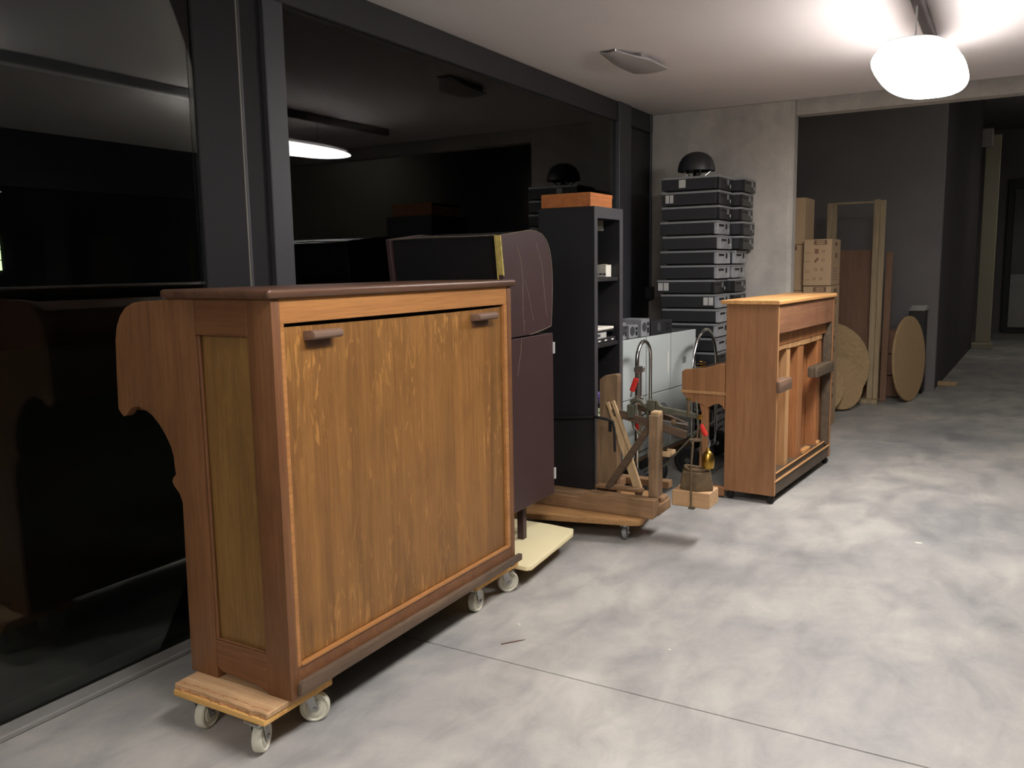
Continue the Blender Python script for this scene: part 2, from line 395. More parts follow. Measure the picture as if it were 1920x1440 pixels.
# ================================================================ LAMPS
def tube_lamp(name, label, x, y, z, mat, L=1.62, W=.40, H=.06, cables=True, top=None):
    t = thing(name, label, 'lamp', (x, y, z))
    def sup(u, v):   # rounded bar: superellipse plan, elliptic section
        th = -PI+2*PI*u; ph = -PI/2+PI*v
        e = .75
        sg = lambda q, k: math.copysign(abs(q)**k, q)
        return (x+W/2*sg(math.cos(th), e)*math.cos(ph)**.5, y+L/2*sg(math.sin(th), e)*math.cos(ph)**.5, z+H/2*math.sin(ph))
    m = MB(t).grid(sup, 40, 12); bmesh.ops.remove_doubles(m.bm, verts=m.bm.verts, dist=1e-5)
    m.build('diffuser', mat, smooth=True)
    sg = lambda q, k: math.copysign(abs(q)**k, q)
    plan = [(x+W*.445*sg(math.cos(2*PI*k/48), .75), y+L*.475*sg(math.sin(2*PI*k/48), .75)) for k in range(48)]
    MB(t).prism(plan, 'Z', z+.012, z+H/2+.012).build('housing', 'lampbody', None, .004)
    for s_ in (-.4, .4):
        MB(t).tube([(x, y+s_, z+H/2+.02), (x, y+s_, top or (CEIL-.06 if cables else CEIL))], .004, 6).build('hanger', 'zinc')
    return t
tube_lamp('ceiling_lamp', 'bright white glowing fluorescent lamp hanging below the ceiling', -.47, 5.24, 2.495, 'lampA', L=1.48, W=.44, H=.07)  # diffuser shaped wider than the slim tube to stand in for its bloom
o = MB().box((-.495, .8, CEIL-.06), (-.445, 6.6, CEIL)).build('lamp_rail', 'rail', None, .006); tag(o, 'thin grey rail on the ceiling above the glowing lamp', 'rail')
tube_lamp('ceiling_lamp', 'lit fluorescent lamp on the ceiling rail above the viewer, outside the picture', -.50, 1.95, 2.50, 'lampB', L=1.5, cables=False)
tube_lamp('ceiling_lamp', 'lit fluorescent lamp behind the viewer, outside the picture', -.7, -1.4, 2.50, 'lampC', L=1.5, cables=False)
tube_lamp('ceiling_lamp', 'dim fluorescent lamp high in the rear area, outside the picture', 1.3, 9.6, 3.50, 'lampD', L=1.5, top=4.1)
tube_lamp('ceiling_lamp', 'dim fluorescent lamp near the far pillar, outside the picture', 1.7, 15.6, 3.40, 'lampD', L=1.5, top=4.1)

# ceiling vent
t = thing('ceiling_vent', 'small grey metal vent plate with a curved lip on the white ceiling', 'vent', (-2.15, 5.25, CEIL))
def lip(u, v):
    y = 5.02+.50*u; x0 = -2.26+.02*u; wdt = .10+.14*min(1, u*2.2)
    x = x0+wdt*v
    return (x, y, CEIL-.012-.035*math.sin(min(1, u*1.6)*PI/2)-.012*math.sin(v*PI))
m = MB(t).grid(lip, 14, 6)
g = bmesh.ops.extrude_face_region(m.bm, geom=m.bm.faces[:])
for v in [e for e in g['geom'] if isinstance(e, bmesh.types.BMVert)]: v.co.z += .01
m.build('plate', 'vent', smooth=True)
MB(t).box((-2.22, 5.2, CEIL-.03), (-2.06, 5.5, CEIL)).build('neck', 'vent')
MB(t).lathe([(0, -.012), (.008, -.008), (.01, 0)], (-2.16, 5.02, CEIL-.003), seg=10).build('screw', 'chrome', smooth=True)

# ================================================================ shared: castors
def caster(root, x, y, ztop, r=.0505, wdt=.034, ang=0, wheel='nylon', fork='zinc', off=.02):
    """plate + swivel fork as a part, wheel and axle as its sub-parts"""
    ca, sa = math.cos(ang), math.sin(ang)          # axle direction
    ax_ = Vector((ca, sa, 0)); fwd = Vector((-sa, ca, 0)); c = Vector((x, y, r)); top = c-fwd*off
    m = MB(root)
    m.box((top.x-.032, top.y-.032, ztop-.006), (top.x+.032, top.y+.032, ztop))
    m.lathe([(0, 0), (.024, 0), (.024, .012), (0, .012)], (top.x, top.y, ztop-.018), seg=14)
    for s_ in (-1, 1):
        b0 = c+ax_*s_*(wdt/2+.005)
        t0 = Vector((top.x, top.y, ztop-.014))+ax_*s_*(wdt/2+.005)
        m.bar(b0+Vector((0, 0, -.008)), t0, .030, .003, fwd)
    m.box((top.x-.02, top.y-.02, ztop-.02), (top.x+.02, top.y+.02, ztop-.012))
    f = m.build('caster', fork, root, .001)
    MB(root).lathe([(0, -wdt/2), (r*.55, -wdt/2), (r*.6, -wdt/2+.004), (r*.78, -wdt/2+.004), (r*.86, -wdt/2), (r*.97, -wdt/2+.003), (r, -wdt/2+.009),
                    (r, wdt/2-.009), (r*.97, wdt/2-.003), (r*.86, wdt/2), (r*.78, wdt/2-.004), (r*.6, wdt/2-.004), (r*.55, wdt/2), (0, wdt/2)],
                   c, ax_, 28).build('wheel', wheel, f, smooth=True)
    MB(root).tube([c-ax_*(wdt/2+.012), c+ax_*(wdt/2+.012)], .007, 8).build('axle', fork, f)
    return f

# ================================================================ OAK PIANO ON TWO DOLLIES
P1 = thing('upright_piano', 'large oak upright piano seen from behind, standing on two wheeled plank dollies by the glass', 'piano', (-2.12, 2.525, .157))
def mb(): return MB(P1)
x1, y0, y1, zb, zt = -1.88, 1.822, 3.23, .157, 1.42
cheek = [(-2.345, .157), (-2.333, .745), (-2.345, .775), (-2.368, .797), (-2.378, .812), (-2.372, .826), (-2.357, .838), (-2.362, .90),
         (-2.372, .932), (-2.392, .965), (-2.42, 1.0), (-2.455, 1.03), (-2.49, 1.047), (-2.525, 1.055), (-2.56, 1.048), (-2.578, 1.034), (-2.59, 1.022),
         (-2.605, 1.015), (-2.617, 1.024), (-2.632, 1.04), (-2.626, 1.16), (-2.618, 1.28), (-2.606, 1.325), (-2.585, 1.36), (-2.555, 1.388),
         (-2.515, 1.404), (-2.47, 1.41), (-2.40, 1.412), (-2.32, 1.419), (-2.215, 1.419), (-2.215, .157)]
for a, b in ((y0, y0+.034), (y1-.034, y1)):
    near = a < 2
    mb().prism(cheek, 'Y', a, b).build('cheek', 'oak_cheek', P1, .003, 2)
    mb().box((-1.985, a, .157), (-1.88, b, zt)).build('corner_stile', 'oak_red', P1, .003, 2)
    mb().box((-2.215, a, 1.305), (-1.985, b, zt)).build('side_rail', 'oak_redy', P1, .002)
    mb().prism([(-2.215, .20), (-2.19, .185), (-2.03, .178), (-2.0, .165), (-1.985, .165), (-1.985, .292), (-2.215, .292)], 'Y', a, b).build('side_rail', 'oak_redy', P1, .002)
    q = (a+.016, b-.004) if near else (a+.004, b-.016)
    mb().box((-2.215, q[0], .292), (-1.985, q[1], 1.305)).build('side_inset_panel', 'oak_side', P1)
    e = a+.002 if near else b-.012
    mm = mb().box((-2.215, e, .292), (-2.203, e+.012, 1.305)).box((-2.203, e, .292), (-1.985, e+.010, .300))
    mm.build('panel_moulding', 'oak_red', P1, .003)
mb().box((-2.33, y0+.036, .21), (-1.93, y1-.036, zt-.002)).build('light_blocker', 'gap', P1)  # black body added inside to block light and darken the panel gap
mb().box((-1.91, y0+.034, 1.343), (x1-.001, y1-.036, zt)).build('back_top_rail', 'oak_rail', P1, .002)
mb().box((-1.91, y0+.034, .257), (x1-.001, y0+.052, 1.343)).build('back_stile', 'oak_rail', P1, .002)
mb().box((-1.91, y1-.06, .257), (x1-.001, y1-.034, 1.343)).build('back_stile', 'oak_rail', P1, .002)
mb().box((-1.91, y0+.034, .20), (x1-.001, y1-.034, .257)).build('back_bottom_rail', 'oak_redy', P1, .002)
top = [(y0+.054, 1.332)]+[(y0+.054+(y1-.062-y0-.054)*i/10, 1.332-.004*math.sin(PI*i/10)) for i in range(1, 10)]+[(y1-.062, 1.334)]
mb().prism([(y0+.054, .267)]+top+[(y1-.062, .267)], 'X', -1.912, -1.894).build('back_panel', 'oak', P1)
mb().box((-1.894, y0+.05, .255), (x1+.004, y1-.05, .267)).build('bottom_moulding', 'oak_rail', P1, .004, 2)  # paler oak paints the highlight along this moulding
mb().prism([(1.845, .178), (1.85, .205), (1.86, .213), (3.262, .205), (3.262, .176), (1.845, .168)], 'X', x1-.001, x1+.020).build('base_batten', 'batten', P1, .004, 2)
mb().box((-2.34, y0+.04, .158), (-2.25, y1-.04, .21)).build('plinth_rail', 'oak_redy', P1, .003)
mb().box((-1.98, y0+.036, .158), (-1.90, 2.06, .20)).build('foot_block', 'batten', P1, .003)
mb().box((-1.98, 2.92, .158), (-1.90, y1-.036, .20)).build('foot_block', 'batten', P1, .003)
for ya, yb in ((1.965, 2.10), (2.925, 3.07)):
    hd = mb().prism([(-1.895, 1.315), (-1.862, 1.318), (-1.848, 1.311), (-1.846, 1.296), (-1.854, 1.288), (-1.868, 1.292), (-1.872, 1.287), (-1.895, 1.285)], 'Y', ya, yb)
    hd.build('lifting_handle', 'handlewood', P1, .003, 2)
    mb().box((-1.894, ya+.01, 1.262), (-1.887, yb-.02, 1.287)).build('dark_handle_strip', 'lid', P1, .001)  # dark brown strip just below the grip
mb().box((-2.345, 1.798, zt), (-1.862, 3.25, 1.449)).build('lid', 'lid', P1, .0125, 4)
mb().box((-2.36, 1.84, zt-.006), (-2.348, 3.21, 1.446)).build('lid_hinge_rail', 'lid', P1, .004)
mb().box((-2.60, y0+.036, 1.035), (-2.335, y1-.036, 1.065)).build('keybed', 'oak_redy', P1, .003)
mb().prism([(-2.60, 1.066), (-2.335, 1.066), (-2.335, 1.40), (-2.45, 1.40), (-2.56, 1.37), (-2.60, 1.30)], 'Y', y0+.036, y1-.036).build('fallboard', 'oak_red', P1, .004)
mb().box((-2.345, y0+.036, .21), (-2.331, y1-.036, 1.034)).build('front_panel', 'oak_red', P1, .003)

def piano_dolly(label, ya, yb, ws, xa=-2.32, xb=-1.897):
    t = thing('dolly', label, 'dolly', ((xa+xb)/2, (ya+yb)/2, 0), 0, 'plank dollies under the oak piano')
    random.seed(int(ya*100))
    MB(t).box((xa+.004, ya, .118), (xb-.004, yb, .138)).build('lower_plank', 'plyedge', None, .004, 2)
    n = 12   # upper plank with a ragged, bevelled front edge
    front = [(xa+(xb-xa)*i/n, ya+.006+random.uniform(0, .007)) for i in range(n+1)]
    pl = [(xa-.002, yb)]+[(p[0], p[1]) for p in front]+[(xb, yb)]
    MB(t).prism(pl, 'Z', .1385, .157).build('upper_plank', 'ply', None, .003)
    def jag(u, v):
        k = min(n-1, int(u*n)); q = u*n-k; yy = front[k][1]*(1-q)+front[k+1][1]*q
        w_ = .0022*math.sin(57*u+9*v)+.0018*math.sin(131*u)
        return (xa+.004+(xb-xa-.008)*u, yy-.003+.020*v+w_, .1388+.0188*(1-(1-v)**2)+w_*.25*(1-v))
    MB(t).grid(jag, 60, 5).build('splintered_edge', 'bark')
    for (x, y, a) in ws: caster(t, x, y, .118, ang=a)
    return t
piano_dolly('raw plank dolly with white wheels under the near end of the oak piano', 1.722, 2.03,
            ((-1.965, 1.768, .45), (-1.946, 1.988, -.85), (-2.235, 1.785, .25), (-2.235, 1.98, .3)))
piano_dolly('raw plank dolly with white wheels under the far end of the oak piano', 2.955, 3.322,
            ((-1.962, 3.022, .1), (-1.955, 3.285, -.7), (-2.25, 3.02, .2), (-2.25, 3.26, .2)), -2.32, -1.912)

# ================================================================ MAROON CABINET WITH ROUNDED HEAD, ON A CREAM BOARD
CB = thing('dolly', 'cream laminated board on low castors under the maroon cabinet', 'dolly', (-2.25, 3.65, 0))
cp = [(-2.62, 3.34), (-1.885, 3.34), (-1.868, 3.36), (-1.918, 3.90), (-1.945, 3.965), (-2.10, 3.985), (-2.62, 3.985)]
MB(CB).prism(cp, 'Z', .092, .1125).build('board', 'cream', None, .002)
MB(CB).prism([(p_[0]*.9985-.0025, p_[1]) for p_ in cp], 'Z', .0905, .0925).build('board_underside', 'chip')
for (x, y, a) in ((-2.02, 3.43, .2), (-2.06, 3.88, .2), (-2.52, 3.43, .1), (-2.52, 3.88, .1)): caster(CB, x, y, .0905, .034, .022, a, 'black_rubber')
MC = thing('cabinet', 'dark maroon cabinet with a rounded scratched upper half behind the oak piano', 'cabinet', (-2.36, 3.67, .1125))
def mb(): return MB(MC)
mb().box((-2.70, 3.44, .31), (-2.03, 3.915, 1.162)).build('lower_body', 'maroon', None, .003)
for x in (-2.64, -2.11):
    for y in (3.50, 3.70): mb().box((x-.018, y-.018, .1125), (x+.018, y+.018, .312)).build('leg', 'maroon', None, .002)
head = [(3.395, 1.648), (3.66, 1.677), (3.74, 1.676), (3.80, 1.662), (3.845, 1.632), (3.876, 1.59), (3.895, 1.535), (3.904, 1.47), (3.905, 1.40),
        (3.90, 1.31), (3.888, 1.20), (3.80, 1.186), (3.66, 1.172), (3.45, 1.168), (3.435, 1.30), (3.415, 1.47)]
ins = [(3.66+(p_[0]-3.66)*.97+(.01 if p_[0] < 3.5 else 0), 1.42+(p_[1]-1.42)*.985) for p_ in head]
mb().prism(ins, 'X', -2.66, -2.053).build('upper_body', 'black_gloss', None, .002)
for xa in (-2.69, -2.0525):
    sp_ = mb().prism(head, 'X', xa, xa+.0255).build('side_panel', 'maroon', None, .002)
    if xa > -2.5:
        xs = xa+.0258
        mb().tube([(xs, *p_) for p_ in head[:13]], .0026, 5).build('worn_edging', 'scuff', sp_)
        sc = mb()
        for path in ([(3.55, 1.60), (3.585, 1.53), (3.60, 1.44), (3.598, 1.30), (3.605, 1.19)], [(3.62, 1.44), (3.66, 1.36), (3.70, 1.24)],
                     [(3.74, 1.62), (3.80, 1.50), (3.82, 1.36), (3.845, 1.25)], [(3.61, 1.245), (3.62, 1.24), (3.622, 1.232)]):
            sc.tube([(xs-.0004, *p_) for p_ in path], .0011, 4)
        sc.build('scratches', 'scratch', sp_)
        mb().prism([(3.388, 1.648), (3.408, 1.65), (3.428, 1.47), (3.432, 1.31), (3.442, 1.2), (3.43, 1.2), (3.412, 1.45)], 'X', xs-.030, xs-.0262).build('foam_strip', 'foam', sp_)
        mb().prism([(3.390, 1.648), (3.398, 1.648), (3.424, 1.47), (3.42, 1.46), (3.412, 1.47)], 'X', xs-.024, xs+.0012).build('foam_strip', 'foam', sp_)
mb().tube([(-2.68, 3.400, 1.645), (-2.45, 3.398, 1.652), (-2.2, 3.399, 1.648), (-2.06, 3.398, 1.650)], .003, 6).build('worn_top_edge', 'scuff')
mb().box((-2.64, 3.428, 1.56), (-2.10, 3.436, 1.625)).build('marquee_strip', 'lid', None, .002)
for z in (1.085, .42):
    mb().box((-2.031, 3.905, z-.03), (-2.022, 3.922, z+.03)).build('hinge', 'sticker', None, .002)
mb().tube([(-2.029, 3.58, 1.16), (-2.029, 3.575, 1.10), (-2.0295, 3.55, 1.02), (-2.029, 3.54, .98)], .0011, 4).build('scratch', 'scratch')

# ================================================================ DECIMAL SCALE ON A WOODEN DOLLY
D2 = thing('dolly', 'brown wooden dolly board with one visible grey castor under the old weighing scale', 'dolly', (-2.1, 4.45, 0))
dp = [(-2.42, 4.02), (-2.25, 4.055), (-1.70, 4.19), (-1.665, 4.215), (-1.66, 4.25), (-1.75, 4.80), (-2.5, 4.9)]
MB(D2).prism(dp, 'Z', .098, .132).build('board', 'dollywood', None, .005, 2)
for (x, y, a) in ((-1.765, 4.25, .12), (-1.83, 4.70, .3), (-2.33, 4.12, .3), (-2.40, 4.80, .3)): caster(D2, x, y, .098, .040, .024, a, 'rubber', 'zinc', .012)
SC = thing('weighing_scale', 'antique wooden decimal weighing scale with iron beam, standing on the wooden dolly', 'weighing scale', (-1.95, 4.4, .132))
def mb(): return MB(SC)
mb().prism([(-2.34, .132), (-1.605, .132), (-1.60, .155), (-1.60, .238), (-2.00, .238), (-2.045, .205), (-2.34, .205)], 'Y', 4.25, 4.325).build('front_timber', 'oldwoodx', None, .004)
mb().box((-1.70, 4.325, .132), (-1.60, 4.52, .19)).build('end_timber', 'oldwoodx', None, .004)
mb().box((-2.34, 4.9, .132), (-1.75, 4.97, .178)).build('rear_timber', 'oldwoodx', None, .004)
pf = mb().box((-2.47, 4.345, .133), (-2.03, 4.895, .178)).build('platform', 'oldwoodx', None, .003)
mb().box((-2.47, 4.335, .15), (-2.035, 4.348, .2)).build('platform_rim', 'palewood', pf, .002)
mb().box((-2.035, 4.335, .15), (-2.02, 4.60, .2)).build('platform_rim', 'palewood', pf, .002)
# uprights
mb().prism([(-2.022, .18), (-1.892, .18), (-1.890, .885), (-1.902, .893), (-1.972, .880), (-2.002, .857), (-2.002, .64), (-2.020, .615)], 'Y', 4.43, 4.49).build('tall_plank', 'oldwood', None, .006, 2)
mb().box((-1.945, 4.427, .56), (-1.925, 4.4305, .62)).build('mortise', 'dark')
mb().box((-1.657, 4.31, .238), (-1.604, 4.395, .695)).build('short_post', 'oldwood', None, .004)
mb().box((-1.652, 4.325, .695), (-1.606, 4.39, .712)).build('post_cap', 'palewood', None, .003)
mb().box((-1.70, 4.40, .19), (-1.61, 4.50, .215)).build('post_foot', 'oldwoodx', None, .004)
# braces and slats
mb().bar((-1.915, 4.415, .70), (-1.74, 4.415, .20), .022, .05).build('brace', 'palewood', None, .003)
mb().bar((-1.925, 4.37, .24), (-1.68, 4.37, .61), .022, .036).build('brace', 'darkwoodx', None, .003)
mb().bar((-1.94, 4.405, .735), (-1.865, 4.405, .54), .016, .018).build('slat', 'palewood', None, .002)
mb().bar((-1.903, 4.395, .745), (-1.785, 4.395, .45), .016, .020).build('slat', 'palewood', None, .002)
mb().box((-2.0, 4.36, .238), (-1.72, 4.42, .258)).build('cross_rail', 'oldwoodx', None, .003)
# arms
mb().bar((-1.915, 4.41, .682), (-1.475, 4.41, .582), .02, .044).build('lower_arm', 'darkwoodx', None, .004)
mb().bar((-1.82, 4.50, .715), (-1.50, 4.50, .615), .02, .036).build('lower_arm', 'darkwoodx', None, .004)
gp = [(-1.80, .738), (-1.785, .752), (-1.765, .755), (-1.742, .748), (-1.722, .728), (-1.70, .712)]
mb().tube([(a, 4.42, b) for a, b in gp], [.016, .014, .013, .013, .014, .016], 8).build('goose_neck', 'iron', smooth=True)
mb().box((-1.703, 4.40, .700), (-1.66, 4.445, .762)).build('fulcrum_block', 'iron', None, .004)
for x in (-1.697, -1.668): mb().box((x-.006, 4.395, .66), (x+.006, 4.45, .702)).build('fulcrum_leg', 'iron', None, .002)
mb().prism([(-1.66, .708), (-1.66, .76), (-1.648, .76), (-1.638, .738), (-1.62, .728), (-1.43, .702), (-1.425, .676), (-1.60, .688)], 'Y', 4.415, 4.435).build('iron_beam', 'iron', None, .003)
mb().tube([(-1.64, 4.40, .655), (-1.475, 4.40, .645)], .006, 8).build('adjusting_screw', 'zinc')
mb().lathe([(0, -.014), (.014, -.012), (.018, 0), (.014, .012), (0, .014)], (-1.545, 4.40, .650), (1, 0, 0), 12).build('adjusting_nut', 'rust', smooth=True)
mb().lathe([(0, -.012), (.010, -.006), (.010, .006), (0, .012)], (-1.47, 4.40, .645), (1, 0, 0), 10).build('screw_ball', 'zinc', smooth=True)
mb().tube([(-1.471, 4.42, .69), (-1.471, 4.42, .775)], .008, 8).build('pin', 'rust')
mb().lathe([(0, 0), (.013, .002), (.013, .010), (0, .014)], (-1.471, 4.42, .773), seg=10).build('pin_head', 'brass', smooth=True)
mb().box((-1.815, 4.385, .655), (-1.775, 4.45, .73)).build('knife_bearing', 'iron', None, .004)
mb().tube([(-1.80, 4.42, .66), (-1.79, 4.42, .60), (-1.72, 4.42, .53)], .007, 6).build('link_rod', 'iron')
mb().bar((-1.43, 4.425, .770), (-1.415, 4.425, .62), .012, .010).build('end_shackle', 'iron', None, .002)
mb().lathe([(0, -.008), (.013, -.006), (.013, .006), (0, .008)], (-1.405, 4.42, .685), (0, 1, 0), 10).build('end_bolt', 'brass', smooth=True)
br = mb().box((-1.604, 4.385, .455), (-1.56, 4.465, .463)).box((-1.604, 4.385, .463), (-1.555, 4.393, .485)).box((-1.604, 4.457, .463), (-1.555, 4.465, .485)).box((-1.563, 4.393, .463), (-1.555, 4.457, .485))
br.build('side_tray', 'palewood', None, .002)
mb().bar((-1.62, 4.45, .385), (-1.415, 4.45, .615), .012, .008).build('iron_stay', 'iron')
mb().bar((-1.615, 4.44, .515), (-1.43, 4.44, .60), .010, .008).build('iron_stay', 'iron')
# hanging pan
mb().tube([(-1.415, 4.42, .63), (-1.42, 4.42, .565), (-1.424, 4.36, .555), (-1.424, 4.334, .41), (-1.421, 4.328, .30), (-1.42, 4.328, .205)], .0055, 6).build('hanging_rod', 'rust', smooth=True)
mb().lathe([(0, 0), (.034, .003), (.036, .010), (.0, .008)], (-1.421, 4.40, .555), seg=18).build('rod_disc', 'rust', smooth=True)
mb().tube([(-1.415, 4.45, .62), (-1.415, 4.508, .41), (-1.415, 4.510, .30), (-1.415, 4.508, .20)], .0055, 6).build('hanging_rod', 'rust', smooth=True)
mb().box((-1.435, 4.328, .194), (-1.405, 4.512, .202)).build('pan_strap', 'iron')
mb().box((-1.532, 4.338, .202), (-1.322, 4.502, .290)).build('pan_block', 'blockwood', None, .005)
# iron weight on the pan, brass weight and red-handled clamps
W1 = thing('iron_weight', 'rusty six-sided iron weight with a ring handle on the hanging wooden block', 'weight', (-1.42, 4.42, .290))
m = MB(W1); m.lathe([(0, 0), (.102, 0), (.102, .02), (.088, .095), (.08, .102), (0, .102)], (-1.42, 4.42, .290), seg=6)
for v in m.bm.verts: v.co.y *= .82
m.build('body', 'rust', None, .008, 2)
MB(W1).tube([(-1.42+.064*math.cos(a*PI/12), 4.42+.045*math.sin(a*PI/12), .402+.006*math.cos(a*PI/6)) for a in range(24)], .009, 8, True).build('ring_handle', 'rust', smooth=True)
BW = thing('brass_weight', 'small polished brass bell-shaped weight behind the rusty iron weight', 'weight', (-1.335, 4.56, .30))
MB(BW).lathe([(0, 0), (.030, 0), (.034, .02), (.034, .045), (.028, .075), (.016, .09), (.008, .096), (.010, .104), (.005, .112), (0, .113)], (-1.358, 4.42, .4095), seg=20).build('body', 'brass', smooth=True)
MB(BW).tube([(-1.358, 4.42, .52), (-1.35, 4.42, .55), (-1.36, 4.42, .575), (-1.372, 4.42, .60)], .006, 6).build('hook', 'zinc', smooth=True)
MB(BW).tube([(-1.368, 4.42, .585), (-1.385, 4.42, .61), (-1.397, 4.42, .645)], [.011, .014, .010], 10).build('red_grip', 'red', smooth=True)
CL = thing('bar_clamp', 'steel bar clamp with a red handle fixed beside the tall scale plank', 'clamp', (-1.80, 4.47, .44))
MB(CL).box((-1.797, 4.525, .44), (-1.783, 4.531, .93)).build('bar', 'zinc')
MB(CL).prism([(-1.825, .895), (-1.77, .90), (-1.765, .93), (-1.815, .935), (-1.828, .92)], 'Y', 4.515, 4.54).build('upper_jaw', 'zinc', None, .004)
MB(CL).tube([(-1.838, 4.52, .79), (-1.812, 4.52, .862)], .016, 10).build('handle', 'red', smooth=True, label='red plastic clamp handle')
MB(CL).tube([(-1.838, 4.52, .79), (-1.845, 4.52, .755)], .006, 8).build('screw', 'zinc')
MB(CL).box((-1.825, 4.515, .735), (-1.775, 4.54, .76)).build('lower_jaw', 'zinc', None, .004)
MB(CL).tube([(-1.812, 4.53, .56), (-1.808, 4.53, .63)], .010, 8).build('grip', 'red', smooth=True)
ST = MB().tube([(-2.44, 4.50, .60), (-2.30, 4.497, .602), (-2.06, 4.49, .625), (-2.015, 4.395, .645), (-1.96, 4.330, .655), (-1.91, 4.328, .650), (-1.875, 4.328, .64), (-1.866, 4.328, .60), (-1.862, 4.328, .47)], .008, 6).build('strap', 'black_rubber', smooth=True)
tag(ST, 'black strap running from the bookcase to the tall plank of the scale', 'strap')

# ================================================================ BLACK BOOKCASE
BK = thing('bookcase', 'tall narrow black bookcase standing on the scale platform beside the glass', 'bookcase', (-2.25, 4.72, .18))
def mb(): return MB(BK)
xa, xb, ya, yb, z0, z1 = -2.43, -2.07, 4.512, 4.928, .18, 1.84
mb().box((xa, ya, z0), (xb, ya+.042, z1)).build('side_panel', 'shelf', None, .002)
mb().box((xa, yb-.05, z0), (xb, yb, z1)).build('side_panel', 'shelf', None, .002)
mb().box((xa, ya+.042, 1.775), (xb, yb-.05, z1)).build('top', 'shelf', None, .002)
mb().box((xa, ya+.042, z0), (xb, yb-.05, .25)).build('bottom', 'shelf', None, .002)
bp_ = mb().box((xa, ya+.042, .25), (xa+.012, yb-.05, 1.775)).build('back_panel', 'shelf')
for z in (1.41, 1.02, .56): mb().box((xa+.012, ya+.042, z), (xb-.008, yb-.05, z+.024)).build('shelf', 'shelf', None, .002)
mb().box((-2.225, 4.875, 1.745), (-2.175, 4.878, 1.775)).build('label_card', 'paper2', bp_)
mb().box((-2.225, 4.874, 1.715), (-2.175, 4.8775, 1.744)).build('label_card', 'paper', bp_)
m = mb()
m.box((xb, ya, z0), (xb+.003, ya+.042, z1)); m.box((xb, yb-.05, z0), (xb+.003, yb, z1)); m.box((xb, ya+.042, 1.775), (xb+.003, yb-.05, z1))
m.build('front_edging', 'shelfedge')
# on top: orange wooden box
OB = thing('wooden_box', 'flat orange wooden box lying on top of the black bookcase', 'box', (-2.27, 4.68, 1.84))
MB(OB).box((-2.42, 4.53, 1.8405), (-2.10, 4.84, 1.918)).build('body', 'orange', None, .003)
MB(OB).box((-2.42, 4.528, 1.898), (-2.098, 4.842, 1.921)).build('lid', 'orange', None, .003)
# small things inside
for i, (x, h) in enumerate(((-2.205, .072), (-2.180, .070), (-2.155, .074), (-2.130, .071))):
    y, z = 4.80, 1.4345
    t = thing('small_carton', ['first', 'second', 'third', 'fourth'][i]+' small white carton from the left on the upper shelf of the black bookcase', 'carton', (x, y, z), 0, 'small white cartons in the bookcase')
    MB(t).box((x-.0115, y-.01, z), (x+.0115, y+.07, z+h)).build('box', 'paper', None, .002)
    MB(t).box((x-.011, y-.01, z+h), (x+.011, y+.07, z+h+.003)).build('flap', 'paper2')
    MB(t).box((x-.010, y-.0106, z+.012), (x+.010, y-.01, z+.022)).build('printed_band', 'grey_dark')
t = thing('black_case', 'black electronic case with white marks on the middle shelf of the black bookcase', 'case', (-2.2, 4.7, 1.044))
MB(t).box((-2.36, 4.57, 1.0445), (-2.085, 4.86, 1.072)).build('body', 'pc_black', None, .004)
for y in (4.60, 4.69, 4.79): MB(t).box((-2.086, y, 1.054), (-2.084, y+.035, 1.062)).build('white_mark', 'paper')
t = thing('grey_box', 'small grey box on the black case in the bookcase', 'box', (-2.16, 4.62, 1.0725))
MB(t).box((-2.24, 4.58, 1.0725), (-2.085, 4.72, 1.108)).build('body', 'sticker', None, .003)
MB(t).box((-2.0855, 4.59, 1.083), (-2.0845, 4.63, 1.10)).build('panel', 'grey_dark')
t = thing('silver_laptop', 'thin silver slab lying on the grey box in the bookcase', 'laptop', (-2.18, 4.7, 1.119))
MB(t).box((-2.30, 4.565, 1.1085), (-2.082, 4.82, 1.120)).build('base', 'dark', None, .003)
MB(t).box((-2.30, 4.565, 1.1205), (-2.080, 4.82, 1.137)).build('cover', 'paper', None, .004)
def crumple(name, label, cat, mat, c, r, seed):
    random.seed(seed); m = MB()
    bmesh.ops.create_icosphere(m.bm, subdivisions=3, radius=1)
    for v in m.bm.verts:
        n = v.co.copy(); k = 1+.18*math.sin(7*n.x+seed)*math.cos(6*n.z+2*n.y)+random.uniform(-.06, .06)
        v.co = Vector((n.x*r[0], n.y*r[1], n.z*r[2]))*k
    return one(name, m, mat, label, cat, c)
crumple('plastic_bag', 'crumpled purple plastic bag in the lower part of the black bookcase', 'bag', 'purple', (-2.17, 4.665, .708), (.09, .08, .048), 3)
crumple('plastic_bag', 'crumpled pale green plastic bag under the purple bag in the bookcase', 'bag', 'green', (-2.14, 4.65, .618), (.07, .072, .030), 5)

